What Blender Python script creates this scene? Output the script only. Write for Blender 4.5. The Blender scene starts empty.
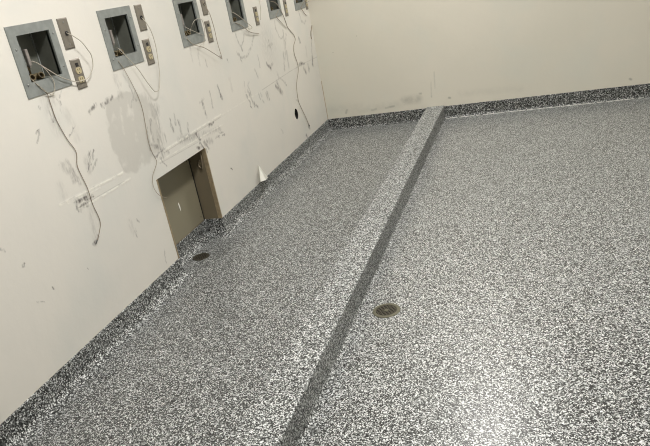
import bpy, bmesh, math, random
from mathutils import Vector, Matrix
random.seed(7)
scene = bpy.context.scene
col = scene.collection
PI = math.pi

# ------------------------------------------------------------------ measured positions (metres; wall tables are (y, z))
CABLE = {
    'a1': [(0.004, 0.77, 1.202), (0.02, 0.763, 1.196), (0.03, 0.774, 1.184), (0.035, 0.802, 1.159), (0.035, 0.824, 1.127), (0.03, 0.843, 1.101), (0.025, 0.841, 1.063), (0.02, 0.822, 1.038), (0.016, 0.789, 1.021), (0.014, 0.73, 1.023), (0.014, 0.686, 1.039), (0.014, 0.645, 1.059), (0.012, 0.596, 1.096), (0.005, 0.569, 1.121), (-0.025, 0.578, 1.132)],
    'a2': [(-0.03, 0.57, 1.135), (-0.0, 0.571, 1.123), (0.012, 0.585, 1.1), (0.012, 0.6, 1.076), (0.01, 0.612, 1.049), (0.008, 0.609, 1.024), (0.005, 0.598, 1.009), (0.006, 0.575, 1.005)],
    'a3': [(-0.035, 0.552, 1.078), (-0.005, 0.528, 1.068), (0.006, 0.529, 1.053), (0.006, 0.562, 1.018), (0.004, 0.566, 0.976), (0.004, 0.569, 0.913), (0.004, 0.59, 0.838), (0.004, 0.616, 0.777), (0.004, 0.598, 0.723), (0.004, 0.613, 0.636), (0.004, 0.614, 0.56), (0.004, 0.624, 0.487), (0.004, 0.596, 0.445), (0.004, 0.571, 0.424)],
    'a4': [(-0.035, 0.556, 1.074), (-0.003, 0.534, 1.063), (0.006, 0.539, 1.043), (0.012, 0.55, 1.024), (0.006, 0.581, 1.007), (0.004, 0.602, 0.997)],
    'b1': [(0.004, 1.308, 1.198), (0.02, 1.3, 1.187), (0.03, 1.315, 1.141), (0.03, 1.324, 1.073), (0.03, 1.31, 0.996), (0.03, 1.29, 0.932), (0.03, 1.267, 0.892), (0.03, 1.25, 0.877), (0.03, 1.22, 0.876), (0.03, 1.2, 0.895), (0.028, 1.176, 0.931), (0.022, 1.145, 0.994), (0.012, 1.108, 1.049), (-0.01, 1.098, 1.091), (-0.035, 1.111, 1.098)],
    'b2': [(-0.02, 1.071, 1.064), (0.004, 1.043, 1.049), (0.006, 1.063, 1.015), (0.006, 1.089, 0.952), (0.004, 1.115, 0.881), (0.004, 1.121, 0.824), (0.004, 1.113, 0.764), (0.004, 1.097, 0.684), (0.004, 1.102, 0.626), (0.005, 1.116, 0.578), (0.008, 1.09, 0.557), (0.012, 1.044, 0.53), (0.012, 1.027, 0.483), (0.012, 1.05, 0.435), (0.006, 1.115, 0.395)],
    'c1': [(0.004, 1.944, 1.213), (0.02, 1.926, 1.196), (0.03, 1.942, 1.142), (0.03, 1.956, 1.064), (0.03, 1.954, 0.998), (0.03, 1.96, 0.949), (0.028, 1.969, 0.903), (0.028, 1.939, 0.916), (0.025, 1.87, 0.953), (0.02, 1.8, 0.988), (0.012, 1.717, 1.017), (0.004, 1.676, 1.052), (-0.02, 1.696, 1.068)],
    'c2': [(-0.025, 1.735, 1.111), (-0.005, 1.748, 1.091), (0.006, 1.775, 1.075), (0.01, 1.806, 1.061), (0.008, 1.851, 1.048)],
    'c3': [(-0.03, 1.788, 1.077), (-0.02, 1.791, 1.097), (0.0, 1.779, 1.115), (0.006, 1.799, 1.129), (0.012, 1.842, 1.135), (0.018, 1.863, 1.116), (0.02, 1.859, 1.071), (0.018, 1.84, 1.032), (0.014, 1.823, 1.009), (0.008, 1.776, 0.998)],
    'd1': [(-0.03, 2.348, 1.122), (-0.005, 2.332, 1.114), (0.006, 2.382, 1.084), (0.012, 2.447, 1.043), (0.02, 2.48, 1.02), (0.022, 2.491, 1.003), (0.022, 2.449, 1.002), (0.018, 2.44, 1.013), (0.018, 2.479, 1.024)],
    'd2': [(-0.025, 2.323, 1.07), (0.004, 2.297, 1.061), (0.008, 2.357, 1.039), (0.012, 2.406, 1.012), (0.014, 2.452, 0.988), (0.01, 2.534, 0.968), (0.006, 2.622, 0.954)],
    'd3': [(0.003, 2.754, 1.17), (0.02, 2.705, 1.128), (0.018, 2.696, 1.079), (0.012, 2.675, 1.032)],
    'e1': [(-0.03, 3.028, 1.123), (-0.01, 3.041, 1.115), (0.004, 3.042, 1.102), (0.008, 3.063, 1.08), (0.008, 3.096, 1.047), (0.006, 3.134, 1.004), (0.004, 3.159, 0.964), (0.004, 3.175, 0.929), (0.004, 3.232, 0.888), (0.004, 3.278, 0.857), (0.004, 3.291, 0.821), (0.004, 3.239, 0.788), (0.004, 3.212, 0.732), (0.004, 3.241, 0.658), (0.004, 3.235, 0.605), (0.004, 3.165, 0.544), (0.006, 3.121, 0.493), (0.006, 3.105, 0.404), (0.006, 3.14, 0.334), (0.006, 3.191, 0.259), (0.005, 3.238, 0.18)],
    'e2': [(-0.03, 3.059, 1.056), (0.004, 2.99, 1.024), (0.006, 3.028, 0.993), (0.006, 3.089, 0.955), (0.005, 3.149, 0.923)],
    'f1': [(-0.05, 3.666, 1.066), (0.004, 3.552, 1.024), (0.006, 3.589, 0.99), (0.005, 3.646, 0.956)],
    'f2': [(0.012, 3.743, 1.054), (0.008, 3.773, 1.021), (0.004, 3.798, 0.961), (0.004, 3.789, 0.912), (0.004, 3.726, 0.854), (0.004, 3.68, 0.811), (0.004, 3.671, 0.774)],
}
SCUFF = [
    ([[0.771, 0.895], [0.812, 0.91]], 0.012, 0.5),
    ([[0.853, 0.905], [0.942, 0.917]], 0.012, 0.45),
    ([[0.867, 0.896], [0.891, 0.916]], 0.008, 0.4),
    ([[0.648, 0.861], [0.619, 0.846]], 0.007, 0.45),
    ([[0.657, 0.861], [0.611, 0.842]], 0.006, 0.35),
    ([[0.697, 0.751], [0.652, 0.689]], 0.009, 0.45),
    ([[0.723, 0.751], [0.678, 0.701]], 0.008, 0.45),
    ([[0.727, 0.718], [0.673, 0.677]], 0.008, 0.3),
    ([[0.661, 0.731], [0.662, 0.681]], 0.02, 0.2),
    ([[0.553, 0.751], [0.566, 0.686]], 0.022, 0.35),
    ([[0.573, 0.722], [0.587, 0.655]], 0.014, 0.35),
    ([[0.524, 0.752], [0.554, 0.718]], 0.02, 0.25),
    ([[0.537, 0.604], [0.611, 0.608]], 0.014, 0.6),
    ([[0.533, 0.574], [0.583, 0.578]], 0.014, 0.6),
    ([[0.575, 0.601], [0.635, 0.59]], 0.008, 0.5),
    ([[0.533, 0.592], [0.532, 0.564]], 0.01, 0.5),
    ([[0.593, 0.598], [0.59, 0.566]], 0.008, 0.5),
    ([[0.588, 0.438], [0.559, 0.416]], 0.012, 0.5),
    ([[0.593, 0.547], [0.576, 0.435]], 0.02, 0.15),
    ([[0.557, 0.948], [0.553, 0.912]], 0.01, 0.4),
    ([[0.481, 0.907], [0.449, 0.864]], 0.006, 0.35),
    ([[0.47, 0.901], [0.456, 0.894]], 0.005, 0.5),
    ([[0.509, 0.978], [0.511, 0.971]], 0.008, 0.7),
    ([[0.646, 1.01], [0.63, 0.987]], 0.006, 0.3),
    ([[0.623, 0.974], [0.61, 0.95]], 0.006, 0.3),
    ([[0.625, 1.022], [0.585, 0.971]], 0.02, 0.14),
    ([[0.553, 1.001], [0.564, 0.879]], 0.04, 0.12),
    ([[0.615, 0.979], [0.615, 0.934]], 0.006, 0.22),
    ([[0.636, 0.929], [0.656, 0.822]], 0.03, 0.08),
    ([[1.898, 0.77], [1.911, 0.686]], 0.012, 0.55),
    ([[1.898, 0.747], [1.906, 0.7]], 0.008, 0.5),
    ([[1.681, 0.729], [1.683, 0.644]], 0.012, 0.4),
    ([[1.79, 0.757], [1.783, 0.672]], 0.01, 0.3),
    ([[1.707, 0.734], [1.654, 0.725]], 0.01, 0.25),
    ([[1.331, 0.718], [1.33, 0.657]], 0.012, 0.4),
    ([[1.395, 0.695], [1.395, 0.629]], 0.014, 0.35),
    ([[1.478, 0.658], [1.469, 0.624]], 0.01, 0.35),
    ([[1.244, 0.672], [1.242, 0.633]], 0.012, 0.35),
    ([[1.373, 0.731], [1.37, 0.687]], 0.01, 0.3),
    ([[1.368, 0.606], [1.556, 0.572]], 0.03, 0.28),
    ([[1.532, 0.585], [1.56, 0.552]], 0.014, 0.6),
    ([[1.693, 0.595], [1.742, 0.593]], 0.012, 0.55),
    ([[1.433, 0.608], [1.476, 0.606]], 0.012, 0.4),
    ([[1.605, 0.569], [1.808, 0.547]], 0.02, 0.22),
    ([[1.549, 0.531], [1.598, 0.478]], 0.014, 0.7),
    ([[1.595, 0.528], [1.632, 0.484]], 0.014, 0.55),
    ([[1.509, 0.521], [1.562, 0.511]], 0.012, 0.6),
    ([[1.629, 0.524], [1.682, 0.508]], 0.02, 0.3),
    ([[1.736, 0.513], [1.773, 0.508]], 0.01, 0.55),
    ([[1.811, 0.505], [1.848, 0.498]], 0.01, 0.5),
    ([[1.785, 0.53], [1.834, 0.522]], 0.008, 0.35),
    ([[2.273, 0.661], [2.33, 0.541]], 0.012, 0.4),
    ([[2.303, 0.667], [2.31, 0.622]], 0.009, 0.5),
    ([[2.428, 0.608], [2.436, 0.574]], 0.01, 0.4),
    ([[2.549, 0.582], [2.552, 0.529]], 0.01, 0.4),
    ([[2.328, 0.567], [2.376, 0.53]], 0.012, 0.5),
    ([[2.238, 0.638], [2.27, 0.58]], 0.01, 0.4),
    ([[2.266, 0.575], [2.283, 0.546]], 0.008, 0.45),
    ([[1.825, 0.302], [1.832, 0.291]], 0.006, 0.85),
    ([[1.21, 0.852], [1.198, 0.761]], 0.018, 0.18),
    ([[1.238, 0.803], [1.186, 0.59]], 0.03, 0.25),
    ([[1.162, 0.761], [1.142, 0.672]], 0.012, 0.35),
    ([[1.121, 0.734], [1.097, 0.638]], 0.008, 0.4),
    ([[1.181, 0.66], [1.186, 0.581]], 0.014, 0.35),
    ([[1.107, 0.902], [1.047, 0.849]], 0.006, 0.25),
    ([[1.123, 0.653], [1.236, 0.585]], 0.014, 0.4),
    ([[1.073, 0.945], [1.098, 0.868]], 0.008, 0.25),
    ([[1.122, 0.601], [1.199, 0.606]], 0.01, 0.45),
    ([[1.157, 0.58], [1.19, 0.535]], 0.008, 0.35),
    ([[1.016, 0.957], [0.974, 0.905]], 0.014, 0.15),
    ([[1.997, 0.914], [2.027, 0.894]], 0.01, 0.5),
    ([[2.089, 0.881], [2.1, 0.862]], 0.008, 0.45),
    ([[2.26, 0.885], [2.281, 0.832]], 0.01, 0.45),
    ([[2.244, 0.897], [2.26, 0.87]], 0.01, 0.35),
    ([[2.783, 0.887], [2.788, 0.837]], 0.02, 0.4),
    ([[2.742, 0.851], [2.824, 0.858]], 0.016, 0.3),
    ([[2.736, 0.871], [2.75, 0.863]], 0.2, 0.12),
    ([[2.667, 0.753], [2.715, 0.711]], 0.018, 0.7),
    ([[2.728, 0.727], [2.765, 0.74]], 0.012, 0.4),
    ([[2.543, 0.822], [2.54, 0.754]], 0.012, 0.25),
    ([[2.454, 0.757], [2.473, 0.699]], 0.014, 0.25),
    ([[3.008, 0.765], [2.963, 0.656]], 0.02, 0.28),
    ([[3.07, 0.766], [3.062, 0.66]], 0.02, 0.25),
    ([[3.129, 0.884], [3.009, 0.719]], 0.014, 0.25),
    ([[2.82, 0.613], [2.813, 0.67]], 0.012, 0.25),
    ([[3.389, 0.816], [3.4, 0.792]], 0.02, 0.5),
    ([[3.29, 0.637], [3.397, 0.624]], 0.02, 0.6),
    ([[3.375, 0.588], [3.408, 0.558]], 0.025, 0.45),
    ([[3.485, 0.599], [3.487, 0.559]], 0.025, 0.45),
    ([[3.624, 0.637], [3.601, 0.582]], 0.025, 0.75),
    ([[3.515, 0.741], [3.5, 0.674]], 0.02, 0.22),
    ([[3.678, 0.764], [3.611, 0.616]], 0.016, 0.3),
    ([[3.704, 0.824], [3.683, 0.772]], 0.018, 0.35),
    ([[3.825, 0.674], [3.831, 0.665]], 0.02, 0.5),
    ([[2.744, 0.587], [2.828, 0.521]], 0.025, 0.55),
    ([[2.777, 0.608], [2.791, 0.564]], 0.02, 0.45),
    ([[2.926, 0.578], [2.943, 0.553]], 0.012, 0.4),
    ([[2.568, 0.582], [2.58, 0.539]], 0.018, 0.35),
    ([[2.472, 0.544], [2.484, 0.533]], 0.014, 0.3),
    ([[2.846, 0.622], [2.906, 0.582]], 0.012, 0.3),
    ([[2.456, 0.609], [2.474, 0.579]], 0.008, 0.3),
    ([[2.25, 0.715], [2.233, 0.657]], 0.008, 0.22),
    ([[3.153, 0.12], [3.164, 0.105]], 0.02, 0.7),
    ([[3.237, 0.173], [3.257, 0.155]], 0.018, 0.6),
    ([[2.322, 0.701], [2.261, 0.651]], 0.01, 0.2),
    ([[2.067, 0.764], [2.063, 0.706]], 0.02, 0.1),
    ([[2.281, 0.997], [2.289, 0.949], [2.314, 0.912], [2.368, 0.938], [2.4, 0.981]], 0.012, 0.28),
    ([[2.319, 0.921], [2.324, 0.902]], 0.014, 0.5),
    ([[2.543, 0.956], [2.497, 0.906], [2.414, 0.863], [2.341, 0.848], [2.285, 0.86]], 0.012, 0.28),
    ([[2.954, 0.995], [2.949, 0.935], [2.98, 0.884], [3.032, 0.866], [3.081, 0.887]], 0.012, 0.25),
    ([[3.084, 0.918], [3.047, 0.783]], 0.014, 0.3),
    ([[3.5, 1.0], [3.513, 0.939], [3.569, 0.906], [3.633, 0.925]], 0.014, 0.25),
    ([[1.694, 1.009], [1.687, 0.934]], 0.01, 0.15),
    ([[1.776, 0.992], [1.751, 0.902]], 0.01, 0.15),
    ([[1.822, 0.921], [1.828, 0.888]], 0.01, 0.3),
    ([[0.998, 0.994], [1.006, 0.907]], 0.02, 0.14),
    ([[1.062, 0.986], [1.094, 0.923]], 0.014, 0.14),
    ([[1.059, 0.087], [1.057, 0.045]], 0.01, 0.35),
    ([[0.986, 0.186], [0.974, 0.129]], 0.008, 0.25),
    ([[0.482, 0.692], [0.485, 0.652]], 0.03, 0.1),
    ([[0.193, 0.517], [0.196, 0.509]], 0.006, 0.7),
    ([[0.199, 0.366], [0.218, 0.343]], 0.004, 0.35),
    ([[0.866, 0.393], [0.867, 0.379]], 0.006, 0.5),
    ([[0.824, 0.359], [0.825, 0.33]], 0.01, 0.3),
    ([[0.286, 0.37], [0.287, 0.365]], 0.005, 0.5),
    ([[0.137, 0.596], [0.144, 0.582]], 0.006, 0.5),
    ([[0.808, 0.404], [0.807, 0.357]], 0.02, 0.12),
    ([[0.48, 0.351], [0.483, 0.345]], 0.005, 0.4),
    ([[2.674, 0.296], [2.699, 0.268]], 0.01, 0.2),
    ([[3.075, 0.414], [3.112, 0.398]], 0.01, 0.2),
]
RIDGE = [
    ([[0.446, 0.625], [0.629, 0.618], [0.855, 0.61]], 0.009, 0.9),
    ([[0.521, 0.573], [0.692, 0.568], [0.894, 0.57]], 0.007, 0.7),
    ([[0.478, 0.615], [0.689, 0.604]], 0.006, 0.5),
    ([[1.205, 0.599], [1.498, 0.605], [1.852, 0.61]], 0.009, 0.8),
    ([[1.14, 0.566], [1.451, 0.56], [1.839, 0.556]], 0.006, 0.6),
    ([[0.97, 0.861], [0.945, 0.76]], 0.012, 0.35),
    ([[1.867, 0.606], [2.205, 0.608]], 0.006, 0.4),
    ([[2.205, 0.608], [2.491, 0.608]], 0.005, 0.4),
]
LINE = [
    ([[2.494, 0.613], [3.064, 0.627], [3.471, 0.626], [3.773, 0.618]], 0.004, 0.35),
    ([[0.533, 0.58], [0.856, 0.574]], 0.003, 0.35),
    ([[0.45, 0.628], [0.848, 0.617]], 0.003, 0.25),
    ([[1.201, 0.591], [1.85, 0.599]], 0.003, 0.3),
    ([[1.145, 0.557], [1.557, 0.545]], 0.003, 0.35),
]
BACK_SCUFF = [
    ([[0.666, 0.175], [0.78, 0.178]], 0.05, 0.3),
    ([[0.245, 0.131], [0.63, 0.154]], 0.05, 0.12),
    ([[0.798, 0.22], [0.81, 0.219]], 0.012, 0.5),
    ([[1.026, 0.159], [1.034, 0.157]], 0.012, 0.5),
    ([[0.166, 0.131], [0.179, 0.155]], 0.015, 0.4),
    ([[0.391, 0.131], [0.426, 0.136]], 0.02, 0.3),
    ([[0.899, 0.3], [0.89, 0.181]], 0.008, 0.25),
    ([[0.932, 0.375], [0.925, 0.249]], 0.008, 0.2),
    ([[2.334, 0.143], [2.34, 0.139]], 0.012, 0.6),
    ([[1.114, 0.179], [1.566, 0.163]], 0.04, 0.08),
    ([[0.51, 0.135], [0.579, 0.143]], 0.015, 0.4),
    ([[0.032, 0.172], [0.293, 0.159]], 0.06, 0.1),
]
PATCH = [[0.87, 0.901], [0.846, 0.835], [0.827, 0.734], [0.848, 0.661], [0.861, 0.613], [0.929, 0.576], [0.987, 0.576], [1.047, 0.592], [1.151, 0.587], [1.208, 0.677], [1.235, 0.78], [1.185, 0.872], [1.06, 0.921], [0.955, 0.927]]
FLAP = [(0.05, -0.132, 0.0343), (0.065, -0.084, 0.0273)]

# ------------------------------------------------------------------ materials
def new_mat(name):
    m = bpy.data.materials.new(name); m.use_nodes = True
    nt = m.node_tree
    return m, nt, nt.nodes['Principled BSDF']

def N(nt, typ, **kw):
    n = nt.nodes.new(typ)
    for k, v in kw.items(): setattr(n, k, v)
    return n

def srgb(r, g, b):
    f = lambda c: (c / 255 / 12.92) if c / 255 <= .04045 else ((c / 255 + .055) / 1.055) ** 2.4
    return (f(r), f(g), f(b), 1)

def simple(name, c, rough=.5, metal=0., var=.12, scale=40., bump=.0, bscale=200., spec=.5):
    m, nt, b = new_mat(name)
    tc = N(nt, 'ShaderNodeTexCoord')
    nz = N(nt, 'ShaderNodeTexNoise'); nz.inputs['Scale'].default_value = scale; nz.inputs['Detail'].default_value = 4
    nt.links.new(tc.outputs['Object'], nz.inputs['Vector'])
    mix = N(nt, 'ShaderNodeMix', data_type='RGBA')
    mix.inputs['A'].default_value = tuple(v * (1 - var) for v in c[:3]) + (1,)
    mix.inputs['B'].default_value = tuple(min(1, v * (1 + var)) for v in c[:3]) + (1,)
    nt.links.new(nz.outputs['Fac'], mix.inputs['Factor'])
    nt.links.new(mix.outputs['Result'], b.inputs['Base Color'])
    b.inputs['Roughness'].default_value = rough; b.inputs['Metallic'].default_value = metal
    b.inputs['Specular IOR Level'].default_value = spec
    if bump:
        n2 = N(nt, 'ShaderNodeTexNoise'); n2.inputs['Scale'].default_value = bscale
        nt.links.new(tc.outputs['Object'], n2.inputs['Vector'])
        bp = N(nt, 'ShaderNodeBump'); bp.inputs['Strength'].default_value = bump; bp.inputs['Distance'].default_value = .002
        nt.links.new(n2.outputs['Fac'], bp.inputs['Height']); nt.links.new(bp.outputs['Normal'], b.inputs['Normal'])
    return m

def speckle(name, rough=.3, stops=None, scale=230., coat=.0):
    """poured quartz / flake flooring: black, grey and white grains"""
    m, nt, b = new_mat(name)
    tc = N(nt, 'ShaderNodeTexCoord')
    v1 = N(nt, 'ShaderNodeTexVoronoi'); v1.inputs['Scale'].default_value = scale
    nt.links.new(tc.outputs['Object'], v1.inputs['Vector'])
    sep = N(nt, 'ShaderNodeSeparateColor'); nt.links.new(v1.outputs['Color'], sep.inputs['Color'])
    r = N(nt, 'ShaderNodeValToRGB'); r.color_ramp.interpolation = 'CONSTANT'
    els = r.color_ramp.elements
    for i, (p, c) in enumerate(stops):
        e = els[i] if i < 2 else els.new(p)
        e.position = p; e.color = c
    nt.links.new(sep.outputs['Red'], r.inputs['Fac'])
    # coarser clumps of the same grains
    v2 = N(nt, 'ShaderNodeTexNoise'); v2.inputs['Scale'].default_value = 120.; v2.inputs['Detail'].default_value = 2
    nt.links.new(tc.outputs['Object'], v2.inputs['Vector'])
    mr = N(nt, 'ShaderNodeMapRange'); mr.inputs['From Min'].default_value = .35; mr.inputs['From Max'].default_value = .65
    mr.inputs['To Min'].default_value = CLUMP[0]; mr.inputs['To Max'].default_value = CLUMP[1]
    nt.links.new(v2.outputs['Fac'], mr.inputs['Value'])
    mul = N(nt, 'ShaderNodeVectorMath', operation='SCALE')
    nt.links.new(r.outputs['Color'], mul.inputs[0]); nt.links.new(mr.outputs['Result'], mul.inputs['Scale'])
    nt.links.new(mul.outputs['Vector'], b.inputs['Base Color'])
    b.inputs['Roughness'].default_value = rough
    b.inputs['Coat Weight'].default_value = coat; b.inputs['Coat Roughness'].default_value = .22
    bp = N(nt, 'ShaderNodeBump'); bp.inputs['Strength'].default_value = .35; bp.inputs['Distance'].default_value = .0015
    nb = N(nt, 'ShaderNodeTexNoise'); nb.inputs['Scale'].default_value = 160.
    nt.links.new(tc.outputs['Object'], nb.inputs['Vector'])
    nt.links.new(nb.outputs['Fac'], bp.inputs['Height']); nt.links.new(bp.outputs['Normal'], b.inputs['Normal'])
    return m

CLUMP = (.68, 1.18)
GR = [(0., srgb(3, 3, 4)), (.29, srgb(44, 47, 46)), (.43, srgb(95, 98, 96)), (.58, srgb(146, 149, 147)), (.75, srgb(219, 222, 221))]
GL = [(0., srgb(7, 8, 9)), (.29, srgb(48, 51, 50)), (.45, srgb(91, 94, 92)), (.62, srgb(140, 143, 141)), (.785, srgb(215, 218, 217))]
GK = [(0., srgb(9, 10, 11)), (.255, srgb(54, 57, 55)), (.41, srgb(99, 102, 100)), (.58, srgb(150, 153, 151)), (.76, srgb(219, 222, 221))]
GC = [(0., srgb(9, 10, 11)), (.27, srgb(54, 57, 55)), (.46, srgb(95, 98, 95)), (.68, srgb(140, 143, 140)), (.86, srgb(207, 208, 207))]
floor_mat = speckle('speckled_epoxy_floor', .34, GR, 295., .14)
strip_shade_mat = speckle('speckled_epoxy_shaded_strip', .36, GL, 295., .12)  # same floor left of the curb, its shade put into darker grain colours
curb_mat = speckle('speckled_epoxy_curb', .5, GK, 295., .0)
cove_mat = speckle('speckled_epoxy_cove', .5, GC, 225., .0)
cove_left_mat = speckle('speckled_epoxy_cove_left', .5, GL, 260., .0)

def strokes(nt, P, table, acc=None):
    """mask of hand-made marks: max over soft capsules around each segment (y, z) of the table"""
    for pts, wd, s in table:
        for a, b in zip(pts, pts[1:]):
            ba = Vector((0, b[0] - a[0], b[1] - a[1])); L2 = max(ba.length_squared, 1e-8)
            sub = N(nt, 'ShaderNodeVectorMath', operation='SUBTRACT'); sub.inputs[1].default_value = (0, a[0], a[1])
            nt.links.new(P, sub.inputs[0])
            dot = N(nt, 'ShaderNodeVectorMath', operation='DOT_PRODUCT'); dot.inputs[1].default_value = ba / L2
            nt.links.new(sub.outputs[0], dot.inputs[0])
            cl = N(nt, 'ShaderNodeMath', operation='ADD', use_clamp=True); cl.inputs[1].default_value = 0
            nt.links.new(dot.outputs['Value'], cl.inputs[0])
            sc = N(nt, 'ShaderNodeVectorMath', operation='SCALE'); sc.inputs[0].default_value = ba
            nt.links.new(cl.outputs[0], sc.inputs['Scale'])
            ds = N(nt, 'ShaderNodeVectorMath', operation='DISTANCE')
            nt.links.new(sub.outputs[0], ds.inputs[0]); nt.links.new(sc.outputs[0], ds.inputs[1])
            mr = N(nt, 'ShaderNodeMapRange', interpolation_type='SMOOTHSTEP')
            mr.inputs['From Min'].default_value = 0; mr.inputs['From Max'].default_value = wd * 1.15
            mr.inputs['To Min'].default_value = s * .9; mr.inputs['To Max'].default_value = 0
            nt.links.new(ds.outputs['Value'], mr.inputs['Value'])
            if acc is None: acc = mr.outputs['Result']
            else:
                mx = N(nt, 'ShaderNodeMath', operation='MAXIMUM')
                nt.links.new(acc, mx.inputs[0]); nt.links.new(mr.outputs['Result'], mx.inputs[1]); acc = mx.outputs[0]
            # evaluate one mark after another (keeps the node stack small)
            cb = N(nt, 'ShaderNodeVectorMath', operation='MULTIPLY_ADD'); cb.inputs[1].default_value = (1e-9,) * 3
            nt.links.new(acc, cb.inputs[0]); nt.links.new(P, cb.inputs[2]); P = cb.outputs[0]
    return acc

def polygon_mask(nt, P, poly, soft):
    """inside mask of a convex outline: product of soft half planes"""
    acc = None; n = len(poly)
    cy = sum(p[0] for p in poly) / n; cz = sum(p[1] for p in poly) / n
    for i in range(n):
        a, b = poly[i], poly[(i + 1) % n]
        nx, nz = -(b[1] - a[1]), b[0] - a[0]; l = math.hypot(nx, nz); nx /= l; nz /= l
        if (cy - a[0]) * nx + (cz - a[1]) * nz < 0: nx, nz = -nx, -nz
        sub = N(nt, 'ShaderNodeVectorMath', operation='SUBTRACT'); sub.inputs[1].default_value = (0, a[0], a[1])
        nt.links.new(P, sub.inputs[0])
        dot = N(nt, 'ShaderNodeVectorMath', operation='DOT_PRODUCT'); dot.inputs[1].default_value = (0, nx, nz)
        nt.links.new(sub.outputs[0], dot.inputs[0])
        mr = N(nt, 'ShaderNodeMapRange', interpolation_type='SMOOTHSTEP')
        mr.inputs['From Min'].default_value = -soft; mr.inputs['From Max'].default_value = soft
        nt.links.new(dot.outputs['Value'], mr.inputs['Value'])
        if acc is None: acc = mr.outputs['Result']
        else:
            mu = N(nt, 'ShaderNodeMath', operation='MULTIPLY')
            nt.links.new(acc, mu.inputs[0]); nt.links.new(mr.outputs['Result'], mu.inputs[1]); acc = mu.outputs[0]
    return acc

def lay(nt, base, colr, mask, strength=1.):
    mix = N(nt, 'ShaderNodeMix', data_type='RGBA')
    if strength != 1.:
        mu = N(nt, 'ShaderNodeMath', operation='MULTIPLY'); mu.inputs[1].default_value = strength
        nt.links.new(mask, mu.inputs[0]); mask = mu.outputs[0]
    nt.links.new(mask, mix.inputs['Factor'])
    nt.links.new(base, mix.inputs['A']); mix.inputs['B'].default_value = colr
    return mix.outputs['Result']

def noise_mask(nt, vec, scale, lo, hi, detail=3, w=None, tmin=0, tmax=1):
    nz = N(nt, 'ShaderNodeTexNoise'); nz.inputs['Scale'].default_value = scale; nz.inputs['Detail'].default_value = detail
    nt.links.new(vec, nz.inputs['Vector'])
    mr = N(nt, 'ShaderNodeMapRange'); mr.inputs['From Min'].default_value = lo; mr.inputs['From Max'].default_value = hi
    mr.inputs['To Min'].default_value = tmin; mr.inputs['To Max'].default_value = tmax
    nt.links.new(nz.outputs['Fac'], mr.inputs['Value'])
    return mr.outputs['Result']

def mulv(nt, a, b):
    mu = N(nt, 'ShaderNodeMath', operation='MULTIPLY'); nt.links.new(a, mu.inputs[0]); nt.links.new(b, mu.inputs[1]); return mu.outputs[0]

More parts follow.
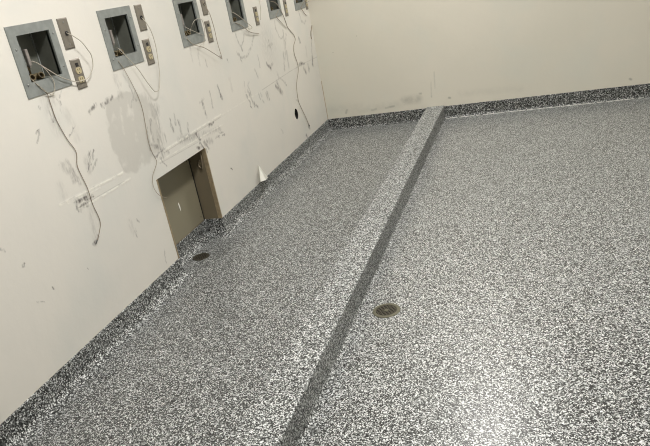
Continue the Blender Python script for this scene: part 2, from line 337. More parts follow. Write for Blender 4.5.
def wall_paint(name, c1, c2, c3, marks):
    m, nt, b = new_mat(name)
    tc = N(nt, 'ShaderNodeTexCoord'); O = tc.outputs['Object']
    rgb = N(nt, 'ShaderNodeRGB'); rgb.outputs[0].default_value = c1
    base = rgb.outputs[0]
    base = lay(nt, base, c2, noise_mask(nt, O, 1.3, .4, .65))
    base = lay(nt, base, c3, noise_mask(nt, O, 3.1, .48, .72), .5)
    hgt = None
    if marks == 'left':
        # flatten onto the wall and roughen the edges of the marks
        def warped(scale, amount):
            nz = N(nt, 'ShaderNodeTexNoise'); nz.inputs['Scale'].default_value = scale; nz.inputs['Detail'].default_value = 4
            nt.links.new(O, nz.inputs['Vector'])
            s1 = N(nt, 'ShaderNodeVectorMath', operation='SUBTRACT'); s1.inputs[1].default_value = (.5, .5, .5)
            nt.links.new(nz.outputs['Color'], s1.inputs[0])
            s2 = N(nt, 'ShaderNodeVectorMath', operation='SCALE'); s2.inputs['Scale'].default_value = amount
            nt.links.new(s1.outputs[0], s2.inputs[0])
            ad = N(nt, 'ShaderNodeVectorMath', operation='ADD'); nt.links.new(O, ad.inputs[0]); nt.links.new(s2.outputs[0], ad.inputs[1])
            fl = N(nt, 'ShaderNodeVectorMath', operation='MULTIPLY'); fl.inputs[1].default_value = (0, 1, 1)
            nt.links.new(ad.outputs[0], fl.inputs[0]); return fl.outputs[0]
        P = warped(30., .04)
        fl2 = N(nt, 'ShaderNodeVectorMath', operation='MULTIPLY'); fl2.inputs[1].default_value = (0, 1, 1)
        nt.links.new(O, fl2.inputs[0]); Q = fl2.outputs[0]
        pm = polygon_mask(nt, warped(11., .11), PATCH, .010)
        pm = mulv(nt, pm, noise_mask(nt, O, 14., .25, .42))
        base = lay(nt, base, srgb(190, 187, 179), pm, .62)
        gw = strokes(nt, P, SCUFF)
        # vertical streaking inside the smudges
        mp = N(nt, 'ShaderNodeMapping'); mp.inputs['Scale'].default_value = (1, 90, 26)
        nt.links.new(O, mp.inputs['Vector'])
        gw = mulv(nt, gw, noise_mask(nt, mp.outputs[0], 1., .36, .6, 4, tmin=.12, tmax=1.7))
        base = lay(nt, base, srgb(84, 78, 76), gw)
        dl = strokes(nt, Q, LINE)
        base = lay(nt, base, srgb(96, 88, 82), mulv(nt, dl, noise_mask(nt, O, 30., .3, .6, tmin=.3, tmax=1.)))
        wl = mulv(nt, strokes(nt, Q, RIDGE), noise_mask(nt, O, 35., .38, .55, tmin=.1, tmax=.85))
        base = lay(nt, base, srgb(246, 243, 232), wl)
        hgt = wl
    elif marks == 'back':
        sw = N(nt, 'ShaderNodeSeparateXYZ'); nt.links.new(O, sw.inputs[0])
        cb = N(nt, 'ShaderNodeCombineXYZ'); nt.links.new(sw.outputs['X'], cb.inputs['Y']); nt.links.new(sw.outputs['Z'], cb.inputs['Z'])
        gw = strokes(nt, cb.outputs[0], BACK_SCUFF)
        gw = mulv(nt, gw, noise_mask(nt, O, 25., .3, .6, tmin=.4, tmax=1.2))
        base = lay(nt, base, srgb(112, 116, 108), gw)
    # tiny dots of dirt
    vo = N(nt, 'ShaderNodeTexVoronoi'); vo.inputs['Scale'].default_value = 4.5; nt.links.new(O, vo.inputs['Vector'])
    mr = N(nt, 'ShaderNodeMapRange'); mr.inputs['From Min'].default_value = .012; mr.inputs['From Max'].default_value = .02
    mr.inputs['To Min'].default_value = .5; mr.inputs['To Max'].default_value = 0
    nt.links.new(vo.outputs['Distance'], mr.inputs['Value'])
    base = lay(nt, base, srgb(90, 84, 76), mr.outputs['Result'])
    nt.links.new(base, b.inputs['Base Color'])
    b.inputs['Roughness'].default_value = .5; b.inputs['Specular IOR Level'].default_value = .3
    n2 = N(nt, 'ShaderNodeTexNoise'); n2.inputs['Scale'].default_value = 22.; n2.inputs['Detail'].default_value = 5
    nt.links.new(O, n2.inputs['Vector'])
    h = n2.outputs['Fac']
    if hgt is not None:
        a2 = N(nt, 'ShaderNodeMath', operation='MULTIPLY_ADD'); a2.inputs[1].default_value = 1.5
        nt.links.new(hgt, a2.inputs[0]); nt.links.new(h, a2.inputs[2]); h = a2.outputs[0]
    bp = N(nt, 'ShaderNodeBump'); bp.inputs['Strength'].default_value = .35; bp.inputs['Distance'].default_value = .003
    nt.links.new(h, bp.inputs['Height']); nt.links.new(bp.outputs['Normal'], b.inputs['Normal'])
    return m

wall_left_mat = wall_paint('scuffed_cream_paint', srgb(225, 221, 212), srgb(219, 216, 208), srgb(209, 210, 204), 'left')
wall_back_mat = wall_paint('cream_paint_back', srgb(226, 221, 207), srgb(221, 217, 203), srgb(216, 217, 206), 'back')
plain_paint = simple('cream_paint_plain', srgb(212, 209, 200), .6, var=.04, scale=2.)
ceiling_mat = simple('white_ceiling_paint', srgb(222, 222, 219), .8, var=.03, scale=3.)
galv = simple('grey_galvanised_frame', srgb(138, 142, 139), .5, .12, var=.28, scale=35., bump=.2, bscale=90.)
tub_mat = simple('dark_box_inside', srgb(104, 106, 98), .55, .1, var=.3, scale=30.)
steel = simple('brushed_steel_plate', srgb(132, 126, 116), .42, .35, var=.12, scale=60.)
screw_mat = simple('screw_steel', srgb(150, 152, 150), .35, .8, var=.1)
ivory = simple('ivory_plastic', srgb(186, 174, 140), .4, var=.08)
blackp = simple('black_plastic', srgb(26, 25, 26), .45, var=.2)
brass = simple('aged_brass', srgb(104, 92, 66), .45, .4, var=.3, scale=80.)
copper = simple('dull_red_handle', srgb(140, 134, 128), .5, .1, var=.3, scale=60.)
cable_w = simple('cream_cable_jacket', srgb(184, 177, 162), .5, var=.1)
cable_d = simple('brown_cable_jacket', srgb(134, 120, 102), .6, var=.25, scale=20.)  # brown jacket, darker than the cream cables
cable_g = simple('grey_cable_jacket', srgb(158, 147, 130), .6, var=.2, scale=20.)  # grey-brown jacket, a little darker than the cream cables
olive = simple('olive_tan_paint', srgb(136, 130, 110), .42, .0, var=.07, scale=6.)
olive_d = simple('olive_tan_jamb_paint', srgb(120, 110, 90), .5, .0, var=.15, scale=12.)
bead_mat = simple('worn_corner_bead', srgb(166, 150, 122), .5, .3, var=.45, scale=60., bump=.3)
drain_ring = simple('tarnished_bronze_ring', srgb(104, 102, 86), .45, .6, var=.3, scale=60.)
drain_dark = simple('dirty_bronze_grate', srgb(74, 70, 58), .5, .6, var=.35, scale=80.)
pit = simple('dark_cavity', srgb(22, 20, 18), .9, var=.2)
paper = simple('white_flake', srgb(250, 249, 242), .6, var=.03)
lamp_mat, _nt, _b = new_mat('lit_diffuser')
_b.inputs['Emission Color'].default_value = (1, .97, .9, 1); _b.inputs['Emission Strength'].default_value = 3.
_b.inputs['Base Color'].default_value = (.9, .9, .9, 1)

# ------------------------------------------------------------------ mesh helpers
def link(name, bm, mat, parent=None, smooth=False, kind=None):
    me = bpy.data.meshes.new(name); bmesh.ops.recalc_face_normals(bm, faces=bm.faces); bm.to_mesh(me); bm.free()
    for m in (mat if isinstance(mat, (list, tuple)) else [mat]): me.materials.append(m)
    if smooth:
        for p in me.polygons: p.use_smooth = True
    o = bpy.data.objects.new(name, me); col.objects.link(o)
    if parent: o.parent = parent
    if kind: o['kind'] = kind
    return o

def thing(name, label, cat, loc, group=None):
    o = bpy.data.objects.new(name, None); o.empty_display_size = .05; col.objects.link(o); o.location = loc
    o['label'] = label; o['category'] = cat
    if group: o['group'] = group
    return o

def box(bm, a, b, bev=0.):
    vs = [bm.verts.new((x, y, z)) for x in (a[0], b[0]) for y in (a[1], b[1]) for z in (a[2], b[2])]
    fs = [bm.faces.new([vs[i] for i in f]) for f in ((0, 1, 3, 2), (4, 6, 7, 5), (0, 4, 5, 1), (2, 3, 7, 6), (0, 2, 6, 4), (1, 5, 7, 3))]
    if bev:
        bmesh.ops.bevel(bm, geom=list({e for f in fs for e in f.edges}), offset=bev, segments=2, affect='EDGES', profile=.6)

def frame_of(d):
    d = Vector(d).normalized(); t = Vector((0, 0, 1)) if abs(d.z) < .9 else Vector((1, 0, 0))
    a = d.cross(t).normalized(); return a, d.cross(a).normalized()

def rings(bm, specs, n=16, caps=True, a_b=None):
    """specs: list of (centre, radius, direction)"""
    prev = None; first = None
    for c, r, d in specs:
        a, b = a_b or frame_of(d)
        ring = [bm.verts.new(Vector(c) + a * (r * math.cos(2 * PI * k / n)) + b * (r * math.sin(2 * PI * k / n))) for k in range(n)]
        if prev:
            for k in range(n): bm.faces.new((prev[k], prev[(k + 1) % n], ring[(k + 1) % n], ring[k]))
        else: first = ring
        prev = ring
    if caps: bm.faces.new(first[::-1]); bm.faces.new(prev)

def lathe(bm, c, axis, prof, n=20, caps=True):
    ax = Vector(axis).normalized()
    rings(bm, [(Vector(c) + ax * h, r, ax) for r, h in prof], n, caps)

def spline(pts, per=6):
    P = [Vector(p) for p in pts]; out = []
    for i in range(len(P) - 1):
        p0 = P[max(i - 1, 0)]; p1 = P[i]; p2 = P[i + 1]; p3 = P[min(i + 2, len(P) - 1)]
        for k in range(per):
            t = k / per
            out.append(.5 * ((2 * p1) + (p2 - p0) * t + (2 * p0 - 5 * p1 + 4 * p2 - p3) * t * t + (3 * p1 - p0 - 3 * p2 + p3) * t ** 3))
    out.append(P[-1]); return out

def tube(bm, pts, r, n=8):
    sp = []
    a = None
    for i, p in enumerate(pts):
        d = (pts[min(i + 1, len(pts) - 1)] - pts[max(i - 1, 0)])
        if d.length < 1e-9: d = Vector((0, 0, 1))
        d.normalize()
        if a is None: a, b = frame_of(d)
        else:
            a = (a - d * a.dot(d)).normalized(); b = d.cross(a)
        sp.append((p, a.copy(), b.copy()))
    prev = None
    for p, a_, b_ in sp:
        ring = [bm.verts.new(p + a_ * (r * math.cos(2 * PI * k / n)) + b_ * (r * math.sin(2 * PI * k / n))) for k in range(n)]
        if prev:
            for k in range(n): bm.faces.new((prev[k], prev[(k + 1) % n], ring[(k + 1) % n], ring[k]))
        else: bm.faces.new(ring[::-1])
        prev = ring
    bm.faces.new(prev)

# ------------------------------------------------------------------ the room
LX, RX, FY, BY, CZ = 0., 3.5, -2.8, 3.743, 2.8      # left wall, right wall, wall behind the camera, back wall, ceiling
T = .16                                              # wall thickness
HB = .0957                                           # height of the coved base
OY0, OY1, OZ, OD = 1.082, 1.583, .499, .105          # low opening in the left wall
BOXY = [.4698, .9945, 1.6283, 2.2369, 2.8754, 3.425] # near edges of the wall boxes
BW, BZ0, BZ1 = .247, 1.0142, 1.2592
HY, HZ = 3.028, .320                                 # small oval hole

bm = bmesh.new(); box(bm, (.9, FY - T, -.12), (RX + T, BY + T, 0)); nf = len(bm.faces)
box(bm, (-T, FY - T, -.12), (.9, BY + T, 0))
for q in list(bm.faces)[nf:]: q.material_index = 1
link('floor', bm, [floor_mat, strip_shade_mat], kind='structure')
bm = bmesh.new(); box(bm, (-T, FY - T, CZ), (RX + T, BY + T, CZ + .1)); link('ceiling', bm, ceiling_mat, kind='structure')
bm = bmesh.new(); box(bm, (0, BY, 0), (RX + T, BY + T, CZ)); link('wall_back', bm, wall_back_mat, kind='structure')
bm = bmesh.new(); box(bm, (RX, FY, 0), (RX + T, BY, CZ)); link('wall_right', bm, plain_paint, kind='structure')
bm = bmesh.new(); box(bm, (0, FY - T, 0), (RX + T, FY, CZ)); link('wall_front', bm, plain_paint, kind='structure')

# left wall with real openings
def wall_with_holes():
    bm = bmesh.new()
    ins = .03
    holes = [(y + ins, y + BW - ins, BZ0 + .038, BZ1 - .028) for y in BOXY] + [(OY0, OY1, -1, OZ)]
    hole_oval = (HY - .06, HY + .06, HZ - .07, HZ + .07)
    ys = sorted({FY - T, BY + T} | {h[0] for h in holes} | {h[1] for h in holes} | {hole_oval[0], hole_oval[1]})
    zs = sorted({0., CZ, BZ0 + .038, BZ1 - .028, OZ, hole_oval[2], hole_oval[3]})
    V = {}
    def v(x, y, z):
        k = (round(x, 5), round(y, 5), round(z, 5))
        if k not in V: V[k] = bm.verts.new((x, y, z))
        return V[k]
    def state(y0, y1, z0, z1):
        cy, cz = (y0 + y1) / 2, (z0 + z1) / 2
        if any(h[0] < cy < h[1] and h[2] < cz < h[3] for h in holes): return 'open'
        if hole_oval[0] < cy < hole_oval[1] and hole_oval[2] < cz < hole_oval[3]: return 'oval'
        return 'full'
    ny, nz = len(ys) - 1, len(zs) - 1
    S = {(i, j): state(ys[i], ys[i + 1], zs[j], zs[j + 1]) for i in range(ny) for j in range(nz)}
    for (i, j), s in S.items():
        y0, y1, z0, z1 = ys[i], ys[i + 1], zs[j], zs[j + 1]
        if s == 'open': continue
        bm.faces.new((v(-T, y0, z0), v(-T, y1, z0), v(-T, y1, z1), v(-T, y0, z1)))
        if s == 'full': bm.faces.new((v(0, y0, z0), v(0, y0, z1), v(0, y1, z1), v(0, y1, z0)))
        else:
            cs = [v(0, y0, z0), v(0, y1, z0), v(0, y1, z1), v(0, y0, z1)]
            n = 24; ring = []; inner = []
            rnd = random.Random(3)
            for k in range(n):
                a = 2 * PI * k / n - 3 * PI / 4
                ry, rz = .034 * (1 + .05 * rnd.uniform(-1, 1)), .039 * (1 + .04 * rnd.uniform(-1, 1))
                ring.append(bm.verts.new((0, HY + ry * math.cos(a), HZ + rz * math.sin(a))))
                inner.append(bm.verts.new((-.09, HY + ry * math.cos(a), HZ + rz * math.sin(a))))
            q = n // 4
            per = []
            for c in range(4):
                a_, b_ = cs[c].co, cs[(c + 1) % 4].co
                per += [cs[c]] + [bm.verts.new(a_.lerp(b_, k / q)) for k in range(1, q)]
            for k in range(n): bm.faces.new((per[k], per[(k + 1) % n], ring[(k + 1) % n], ring[k]))
            for k in range(n):
                f = bm.faces.new((ring[k], ring[(k + 1) % n], inner[(k + 1) % n], inner[k])); f.material_index = 1
            f = bm.faces.new(inner); f.material_index = 1
        for di, dj, a, b in ((-1, 0, (y0, z0), (y0, z1)), (1, 0, (y1, z0), (y1, z1)), (0, -1, (y0, z0), (y1, z0)), (0, 1, (y0, z1), (y1, z1))):
            if S.get((i + di, j + dj), 'open') == 'open':
                bm.faces.new((v(0, *a), v(0, *b), v(-T, *b), v(-T, *a)))
    return bm
link('wall_left', wall_with_holes(), [wall_left_mat, pit], kind='structure')

# coved base, swept along the foot of the walls (round the inside of the low opening too)
def cove_profile(R=.045):
    lip = .006
    pr = [(0, 0.0), (0, HB), (lip * .7, HB), (lip, HB - .002)]
    for k in range(9):
        a = PI / 2 * k / 8
        pr.append((lip + R - R * math.cos(a), R - R * math.sin(a) + .0012))
    pr += [(lip + R + .004, .0)]
    return pr
def sweep(path, side=1, R=.036):
    """path: plan points; the room lies on the right-hand side when side = 1"""
    bm = bmesh.new(); pr = cove_profile(R); rows = []
    n = len(path)
    for i, p in enumerate(path):
        p = Vector(p)
        nrm = []
        for j in (i - 1, i):
            if 0 <= j < n - 1:
                d = (Vector(path[j + 1]) - Vector(path[j])).normalized(); nrm.append(Vector((d.y, -d.x)) * side)
        if len(nrm) == 1: m = nrm[0]
        else: m = (nrm[0] + nrm[1]); m = m / (1 + nrm[0].dot(nrm[1]))
        rows.append([bm.verts.new((p.x + m.x * o, p.y + m.y * o, h)) for o, h in pr])
    for a, b in zip(rows, rows[1:]):
        for k in range(len(pr)):
            bm.faces.new((a[k], a[(k + 1) % len(pr)], b[(k + 1) % len(pr)], b[k]))
    bm.faces.new(rows[0]); bm.faces.new(rows[-1][::-1])
    return bm
link('baseboard_left', sweep([(0, FY), (0, OY0), (-OD, OY0), (-OD, OY1), (0, OY1), (0, BY)]), cove_left_mat, kind='structure')
bm = bmesh.new()
rnd = random.Random(5); yy = .99
while yy < RX - .05:
    l = rnd.uniform(.03, .12); w_ = rnd.uniform(.0015, .004)
    box(bm, (yy, BY - .024 - w_, -.001), (yy + l, BY - .021, .0018)); yy += l + (rnd.uniform(0, .02) if yy < 2.2 else rnd.uniform(.02, .10))
link('trim_6', bm, paper, kind='structure')
link('baseboard_back', sweep([(0, BY), (RX, BY)], R=.016), cove_mat, kind='structure')

# raised curb dividing the floor
C0, C1, CH = .838, .980, .1034
bm = bmesh.new()
pr = [(C0 - .012, -.002), (C0 - .002, .010), (C0, .02), (C0, CH - .006), (C0 + .003, CH - .0015), (C0 + .008, CH), (C1 - .006, CH), (C1 - .0015, CH - .0015), (C1, CH - .006), (C1, .012), (C1 + .003, .004), (C1 + .012, -.002)]
A = [bm.verts.new((x, FY, z)) for x, z in [(p[0] - .0023 * (BY - FY), p[1]) for p in pr]]; B = [bm.verts.new((x, BY, z)) for x, z in pr]
for k in range(len(pr)): bm.faces.new((A[k], A[(k + 1) % len(pr)], B[(k + 1) % len(pr)], B[k]))
bm.faces.new(A); bm.faces.new(B[::-1])
link('trim_1', bm, curb_mat, kind='structure')

# worn metal corner beads round the low opening, and the painted reveal inside it
for nm, y, s in (('trim_2', OY0, 1), ('trim_3', OY1, -1)):
    bm = bmesh.new()
    box(bm, (-.02, min(y, y + s * .0035), HB), (.0035, max(y, y + s * .0035), OZ), .001)
    box(bm, (-.0005, min(y, y - s * .004), HB), (.003, max(y, y - s * .004), OZ), .001)
    link(nm, bm, bead_mat, kind='structure')
bm = bmesh.new()
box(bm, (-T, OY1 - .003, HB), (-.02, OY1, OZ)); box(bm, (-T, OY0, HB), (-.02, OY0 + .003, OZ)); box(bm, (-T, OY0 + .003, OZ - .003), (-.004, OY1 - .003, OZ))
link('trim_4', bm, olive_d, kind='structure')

t = thing('access_panel', 'olive tan painted metal panel closing the low square wall opening', 'panel', (-OD - .004, (OY0 + OY1) / 2, HB - .02))
bm = bmesh.new(); w2 = (OY1 - OY0) / 2 - .004
box(bm, (-.006, -w2, .0), (.006, w2 - .012, OZ - HB + .015), .0015)
link('panel', bm, olive, t)
bm = bmesh.new(); box(bm, (.006, -w2 + .01, .02), (.0075, w2 - .02, .026), .0005); link('bottom_seam', bm, olive_d, t)
bm = bmesh.new(); box(bm, (.0, w2 - .0115, .0), (.0075, w2 - .0045, OZ - HB + .015), .0005); o = link('gap_shade_strip', bm, blackp, t); o['label'] = 'black strip drawn as the dark gap beside the panel'  # black strip added to paint the shaded gap between panel and reveal
for yy, zz in ((-w2 + .03, .37), (w2 - .035, .37), (-w2 + .03, .05), (w2 - .035, .05)):
    bm = bmesh.new(); lathe(bm, (.006, yy, zz), (1, 0, 0), [(.004, 0), (.004, .0015), (.002, .0025)], 10); link('screw', bm, olive_d, t)
bm = bmesh.new()
vs = [bm.verts.new(q) for q in [(.0065, -.004 + .03, .20), (.0065, .004 + .03, .205), (.0065, .008 + .03, .175), (.0065, .003 + .03, .155), (.0065, .0 + .03, .17)]]
f = bm.faces.new(vs); r_ = bmesh.ops.extrude_face_region(bm, geom=[f]); bmesh.ops.translate(bm, verts=[g for g in r_['geom'] if isinstance(g, bmesh.types.BMVert)], vec=(.0006, 0, 0))
o = link('paint_chip', bm, paper, t); o['label'] = 'small white scratch of bare primer'

# bent strap screwed to the right reveal of the opening
t = thing('metal_strap', 'dusty bent metal strap on the right reveal at top of low wall opening', 'strap', (-.03, OY1 - .003, .45))
bm = bmesh.new()
tube(bm, spline([(-.03, -.004, .03), (-.005, -.006, .034), (.006, -.012, .01), (.004, -.016, -.03), (-.004, -.012, -.055), (-.022, -.005, -.05), (-.026, -.004, -.03), (-.012, -.008, -.012)]), .0035)
link('strap', bm, simple('dusty_strap', srgb(128, 116, 98), .55, .3, var=.3), t, True)
bm = bmesh.new(); lathe(bm, (-.03, 0, .03), (0, -1, 0), [(.006, -.001), (.006, .008), (.003, .010)], 12); link('bolt', bm, screw_mat, t, True)

# corner crack where the two walls meet
bm = bmesh.new(); box(bm, (0, BY - .003, HB), (.003, BY, .42)); link('trim_5', bm, simple('brown_caulk', srgb(176, 152, 118), .7, var=.2), kind='structure')

# ------------------------------------------------------------------ wall boxes
def make_wall_box(y, label, full=True):
    t = thing('wall_outlet_box', label, 'wall box', (0, y, BZ0), 'grey metal recessed boxes along the left wall')
    H = BZ1 - BZ0
    iy0, iy1, iz0, iz1, D = .040, BW - .037, .050, H - .034, .080
    # flat flange with a rectangular cut-out
    bm = bmesh.new()
    def loop(x, a, b, c, d): return [bm.verts.new((x, yy, zz)) for yy, zz in ((a, c), (b, c), (b, d), (a, d))]
    o0 = loop(-.0, 0, BW, 0, H); o1 = loop(.0035, 0.001, BW - .001, .001, H - .001)
    i1 = loop(.0035, iy0, iy1, iz0, iz1); i0 = loop(-.012, iy0, iy1, iz0, iz1)
    for a, b in ((o0, o1), (o1, i1), (i1, i0)):
        for k in range(4): bm.faces.new((a[k], a[(k + 1) % 4], b[(k + 1) % 4], b[k]))
    for k in range(4): bm.faces.new((i0[k], i0[(k + 1) % 4], o0[(k + 1) % 4], o0[k]))
    link('frame', bm, galv, t)
    # folded sheet metal tub behind it (open at the front)
    bm = bmesh.new(); e = .0015
    a1 = loop(-.004, iy0, iy1, iz0, iz1); a2 = loop(-D, iy0, iy1, iz0, iz1)
    b1 = loop(-.004, iy0 - e, iy1 + e, iz0 - e, iz1 + e); b2 = loop(-D - e, iy0 - e, iy1 + e, iz0 - e, iz1 + e)
    for a, b in ((a1, a2), (b1, b2), (a1, b1)):
        for k in range(4): bm.faces.new((a[k], a[(k + 1) % 4], b[(k + 1) % 4], b[k]))
    bm.faces.new(a2); bm.faces.new(b2)
    tub = link('recessed_tub', bm, tub_mat, t)
    bm = bmesh.new(); box(bm, (-D + .0002, iy1 - .005, iz0), (-D + .004, iy1 - .0005, iz1)); link('seam', bm, galv, tub)
    bm = bmesh.new(); box(bm, (-.006, iy0 - .0005, iz0 + .03), (.0045, iy0 + .002, iz1 - .035), .0005); link('bent_tab', bm, galv, tub)
    for yy, zz in ((.020, .166), (.020, .045), (BW - .018, .196), (BW - .018, .075)):
        bm = bmesh.new(); lathe(bm, (.003, yy, zz), (1, 0, 0), [(.0045, 0), (.0045, .001), (.003, .0025)], 12); link('screw', bm, screw_mat, t, True)
    # valve: brass body, two hose outlets pointing into the room, lever
    bm = bmesh.new()
    lathe(bm, (-D + .002, .104, .063), (1, 0, 0), [(.015, 0), (.015, .010), (.009, .012), (.009, .040)], 14)
    lathe(bm, (-.042, .072, .063), (0, 1, 0), [(.008, 0), (.0105, .004), (.0105, .062), (.008, .066)], 14)
    lathe(bm, (-.036, .088, .063), (0, 0, 1), [(.0075, 0), (.0075, .030), (.0095, .031), (.0095, .040), (.005, .042)], 12)
    v = link('valve_body', bm, brass, t, True)
    for q in (.079, .126):
        bm = bmesh.new(); d = Vector((.80, -.10, .34)).normalized(); c = Vector((-.020, q, .064)) - d * .022
        rings(bm, [(c, .0085, d), (c + d * .010, .0085, d), (c + d * .011, .0125, d), (c + d * .024, .0125, d), (c + d * .024, .0092, d), (c + d * .010, .0088, d)], 16, True)
        nz_ = link('hose_outlet', bm, brass, t)
        bm = bmesh.new(); rings(bm, [(c + d * .011, .0086, d), (c + d * .0115, .0086, d)], 14); link('bore', bm, blackp, nz_)
    bm = bmesh.new(); box(bm, (-.028, .081, .104), (-.016, .095, .162), .003)
    box(bm, (-.038, .084, .098), (-.020, .092, .108), .001)
    link('lever', bm, copper, t)
    return t

LBL = ['grey metal recessed wall box at far left, the nearest of the row',
       'grey metal recessed wall box just above the large grey bare patch, second from left',
       'grey metal recessed wall box third from left, with curled wire across its opening',
       'grey metal recessed wall box fourth from left, with tangled wire end at right corner',
       'grey metal recessed wall box fifth from left, where the long wire to the corner starts',
       'smallest-looking grey metal recessed wall box, nearest the room corner']
for y, l in zip(BOXY, LBL): make_wall_box(y, l)

# ------------------------------------------------------------------ cable plates and outlet plates
PH = .114
def plate_mesh(w_):
    bm = bmesh.new()
    vs = []
    f0 = [(0, 0, 0), (0, w_, 0), (0, w_, PH), (0, 0, PH)]; e = .004
    f1 = [(.0055, e, e), (.0055, w_ - e, e), (.0055, w_ - e, PH - e), (.0055, e, PH - e)]
    fm = [(.003, 0, 0), (.003, w_, 0), (.003, w_, PH), (.003, 0, PH)]
    L = [[bm.verts.new(p) for p in q] for q in (f0, fm, f1)]
    for a, b in zip(L, L[1:]):
        for k in range(4): bm.faces.new((a[k], a[(k + 1) % 4], b[(k + 1) % 4], b[k]))
    bm.faces.new(L[0]); bm.faces.new(L[2]); return bm

def make_cable_plate(y, z, w_, label):
    t = thing('cable_plate', label, 'wall plate', (0, y, z), 'blank steel plates with a cable through each')
    link('cover', plate_mesh(w_), steel, t)
    bm = bmesh.new(); lathe(bm, (.005, w_ / 2, PH * .5), (1, 0, 0), [(.009, 0), (.009, .003), (.006, .004), (.005, .001)], 16); link('grommet', bm, blackp, t)
    for s in (.016, PH - .016):
        bm = bmesh.new(); lathe(bm, (.005, w_ / 2, s), (1, 0, 0), [(.0032, 0), (.0032, .001), (.002, .0018)], 10); link('screw', bm, screw_mat, t)
def make_outlet(y, z, w_, label):
    t = thing('power_outlet', label, 'power outlet', (0, y, z), 'steel plated power outlets along the left wall')
    link('cover', plate_mesh(w_), steel, t)
    bm = bmesh.new(); box(bm, (.004, w_ / 2 - .008, PH * .80 - .007), (.0075, w_ / 2 + .008, PH * .80 + .007), .001); link('indicator', bm, blackp, t)
    for q in (.60, .30):
        bm = bmesh.new(); c = Vector((.005, w_ / 2, PH * q))
        ring0, ring1 = [], []
        for k in range(20):
            a = 2 * PI * k / 20; yy = .0165 * math.cos(a); zz = max(-.0125, min(.0125, .0165 * math.sin(a)))
            ring0.append(bm.verts.new(c + Vector((-.001, yy, zz)))); ring1.append(bm.verts.new(c + Vector((.003, yy * .95, zz * .95))))
        for k in range(20): bm.faces.new((ring0[k], ring0[(k + 1) % 20], ring1[(k + 1) % 20], ring1[k]))
        bm.faces.new(ring1); bm.faces.new(ring0[::-1])
        rc = link('receptacle', bm, ivory, t)
        bm = bmesh.new()
        for yy in (-.006, .006): box(bm, c + Vector((.0028, yy - .001, -.0005)), c + Vector((.0034, yy + .001, .008)))
        lathe(bm, c + Vector((.0028, 0, -.007)), (1, 0, 0), [(.0024, 0), (.0024, .0006)], 10)
        link('slots', bm, blackp, rc)
    bm = bmesh.new(); lathe(bm, (.005, w_ / 2, PH * .45), (1, 0, 0), [(.0025, 0), (.0025, .001)], 10); link('screw', bm, screw_mat, t)

PW = .058
make_cable_plate(.741, 1.1426, PW, 'blank steel wall plate between the first two boxes, upper one with looping cable')
make_cable_plate(1.278, 1.142, PW, 'blank steel wall plate beside the second box from left, its cable hanging in long loop')
make_cable_plate(1.923, 1.142, PW, 'steel wall plate cut by the top of the picture, beside third box')
make_outlet(.7425, .9897, PW, 'power outlet on steel plate beside the nearest wall box, lower plate of its pair')
make_outlet(1.268, .9905, PW, 'power outlet on steel plate below the blank plate beside second wall box')
make_outlet(1.912, .998, PW, 'power outlet on steel plate beside third wall box')
make_outlet(2.618, 1.005, PW, 'power outlet on steel plate well clear of the fourth wall box, standing alone')
make_outlet(3.190, .999, PW, 'power outlet on steel plate beside fifth wall box, top out of picture')
make_outlet(3.683, .998, .05, 'power outlet on steel plate at the room corner, mostly out of picture')

# ------------------------------------------------------------------ cables
CAB_INFO = {
 'a1': (cable_w, .0017, 'cream cable looping from upper steel plate back into the nearest wall box'),
 'a2': (cable_w, .0015, 'short cream cable drooping over the bottom frame of the nearest wall box'),
 'a3': (cable_d, .0014, 'long brown cable hanging down the wall from the nearest box'),
 'a4': (cable_w, .0013, 'thin cream wire end lying across lower frame corner of nearest wall box'),
 'b1': (cable_w, .0017, 'cream cable in a long pointed loop from steel plate to second wall box'),
 'b2': (cable_g, .0013, 'long greyish cable running from second wall box down to low opening, ending in a loop'),
 'c1': (cable_g, .0018, 'greyish cable hanging in a sharp point beside third wall box'),
 'c2': (cable_w, .0014, 'short pale wire crossing the opening of third wall box'),
 'c3': (cable_w, .0015, 'pale curled wire arching out of third wall box'),
 'd1': (cable_w, .0020, 'pale wire with a small curled end at corner of fourth wall box'),
 'd2': (cable_g, .0020, 'grey wire crossing the bottom frame of fourth wall box and sticking out right'),
 'd3': (cable_w, .0015, 'faint pale wire hanging at the picture top above the lone power outlet'),
 'e1': (cable_g, .0022, 'long wavy greyish wire hanging from fifth wall box down past the oval hole'),
 'e2': (cable_g, .0022, 'short grey wire sloping off the bottom frame of fifth wall box'),
 'f1': (cable_d, .0022, 'short dark wire below the wall box nearest the corner'),
 'f2': (cable_d, .0028, 'dark wire hanging at the room corner by last power outlet'),
}
for k, (m, r, lab) in CAB_INFO.items():
    pts = spline(CABLE[k], 7)
    o0 = pts[0].copy()
    for p in pts: p.x = max(p.x, r + .0004) if not (any(b + .04 < p.y < b + BW - .037 for b in BOXY) and BZ0 + .05 < p.z < BZ1 - .034) else p.x
    bm = bmesh.new(); tube(bm, [p - o0 for p in pts], r, 8)
    o = link('cable', bm, m, None, True); o.location = o0; o['label'] = lab; o['category'] = 'cable'
    if k in ('a3', 'e1'):
        bm = bmesh.new(); e = pts[-1] - o0; d = (pts[-1] - pts[-3]).normalized()
        rings(bm, [(e - d * .004, r * 1.6, d), (e + d * .012, r * 1.6, d), (e + d * .016, r * .6, d)], 10); link('cable_end', bm, blackp, o)

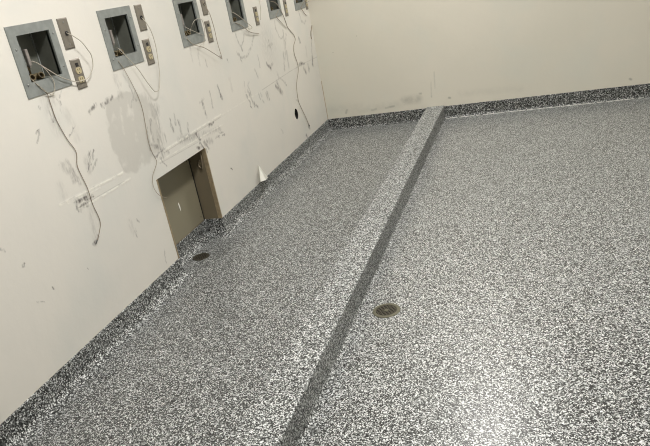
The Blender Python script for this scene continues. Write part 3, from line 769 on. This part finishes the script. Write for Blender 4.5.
# ------------------------------------------------------------------ floor drains
def make_drain(x, y, r, label, ringm, gm, rot=0.):
    t = thing('floor_drain', label, 'floor drain', (x, y, 0)); t.rotation_euler.z = rot
    bm = bmesh.new(); rings(bm, [((0, 0, -.001), r, (0, 0, 1)), ((0, 0, .002), r * .985, (0, 0, 1)), ((0, 0, .003), r * .93, (0, 0, 1)), ((0, 0, .0028), r * .76, (0, 0, 1)), ((0, 0, .0005), r * .74, (0, 0, 1)), ((0, 0, -.001), r * .74, (0, 0, 1))], 40, False)
    link('rim', bm, ringm, t)
    bm = bmesh.new(); rings(bm, [((0, 0, .0002), r * .75, (0, 0, 1)), ((0, 0, .0006), r * .75, (0, 0, 1))], 40); link('sump', bm, pit, t)
    bm = bmesh.new()
    rr = r * .74; n = 7
    for k in range(-n // 2 + 1, n // 2 + 1):
        p = k * rr * 2 / n; h = math.sqrt(max(0, rr * rr - p * p)); q = rr * .055
        if h > q: box(bm, (p - q, -h, .0006), (p + q, h, .0022)); box(bm, (-h, p - q, .0006), (h, p + q, .0021))
    g = link('grate', bm, gm, t)
    bm = bmesh.new(); rings(bm, [((0, 0, .0018), r * .16, (0, 0, 1)), ((0, 0, .003), r * .15, (0, 0, 1)), ((0, 0, .0034), r * .08, (0, 0, 1))], 16); link('screw', bm, ringm, g)
make_drain(1.0834 + .0, .7311, .0547, 'round bronze floor drain right of the raised curb', drain_ring, drain_dark, .6)
make_drain(-.0137 + .004, 1.292, .0455, 'small dark floor drain at the foot of low wall opening', drain_dark, drain_dark, .3)

# ------------------------------------------------------------------ folded white flake stuck to the wall above the cove
t = thing('paint_flap', 'white triangular flap sticking out of the wall just above the coved base', 'paint flap', (0, 2.2, HB))
ap = Vector((.004, -.014, .107)); bl = Vector(FLAP[0]); br = Vector((.014, .065, -.003)); bk = Vector((.0005, -.050, .004)); mid = Vector(FLAP[1])
bm = bmesh.new(); q = [bm.verts.new(p) for p in (ap, bl, mid, br)]
f = bm.faces.new((q[0], q[1], q[2])); f2 = bm.faces.new((q[0], q[2], q[3]))
bmesh.ops.solidify(bm, geom=[f, f2], thickness=.0012)
link('front_face', bm, paper, t)
bm = bmesh.new(); q = [bm.verts.new(p) for p in (ap, bk, bl)]; f = bm.faces.new(q); bmesh.ops.solidify(bm, geom=[f], thickness=.0012)
link('folded_side', bm, paper, t)

# ------------------------------------------------------------------ ceiling lamps
def make_lamp(x, y, sx, sy, power, label):
    t = thing('ceiling_light', label, 'ceiling light', (x, y, CZ), 'flat ceiling lights')
    bm = bmesh.new(); 
    box(bm, (-sx / 2 - .02, -sy / 2 - .02, -.05), (-sx / 2, sy / 2 + .02, 0)); box(bm, (sx / 2, -sy / 2 - .02, -.05), (sx / 2 + .02, sy / 2 + .02, 0))
    box(bm, (-sx / 2, -sy / 2 - .02, -.05), (sx / 2, -sy / 2, 0)); box(bm, (-sx / 2, sy / 2, -.05), (sx / 2, sy / 2 + .02, 0))
    link('housing', bm, ceiling_mat, t)
    bm = bmesh.new(); box(bm, (-sx / 2, -sy / 2, -.04), (sx / 2, sy / 2, -.03)); link('diffuser', bm, lamp_mat, t)
    ld = bpy.data.lights.new('lamp_glow', 'AREA'); ld.shape = 'RECTANGLE'; ld.size = sx; ld.size_y = sy; ld.energy = power; ld.color = (1., .975, .945)
    lo = bpy.data.objects.new('lamp_glow', ld); col.objects.link(lo); lo.parent = t; lo.location = (0, 0, -.052)
make_lamp(1.15, 3.20, .26, .26, 25, 'square ceiling light over the far end of the curb')
make_lamp(1.45, .35, .30, .60, 52, 'oblong ceiling light over the near floor')

w = bpy.data.worlds.new('world'); w.use_nodes = True; scene.world = w
w.node_tree.nodes['Background'].inputs[0].default_value = (.5, .5, .48, 1); w.node_tree.nodes['Background'].inputs[1].default_value = .05

# ------------------------------------------------------------------ camera
cam = bpy.data.cameras.new('camera'); co = bpy.data.objects.new('camera', cam); col.objects.link(co)
r = Vector((0.94558759, 0.27510709, -0.17372451)); u = Vector((0.05450371, 0.39245735, 0.91815390)); f = Vector((-0.32077011, 0.87766356, -0.35610844))
M = Matrix((r, u, -f)).transposed().to_4x4(); M.translation = Vector((1.6715, -1.37, 1.24)); co.matrix_world = M
cam.sensor_width = 36; cam.lens = 640.03 / 650 * 36; cam.shift_y = -1.9 / 650; cam.clip_start = .02
scene.camera = co
scene.cycles.filter_width = 1.1
scene.cycles.use_denoising = True
scene.cycles.denoising_prefilter = 'NONE'
scene.view_settings.view_transform = 'Standard'; scene.view_settings.look = 'None'; scene.view_settings.gamma = 1
scene.view_settings.exposure = .44; scene.view_settings.use_curve_mapping = False
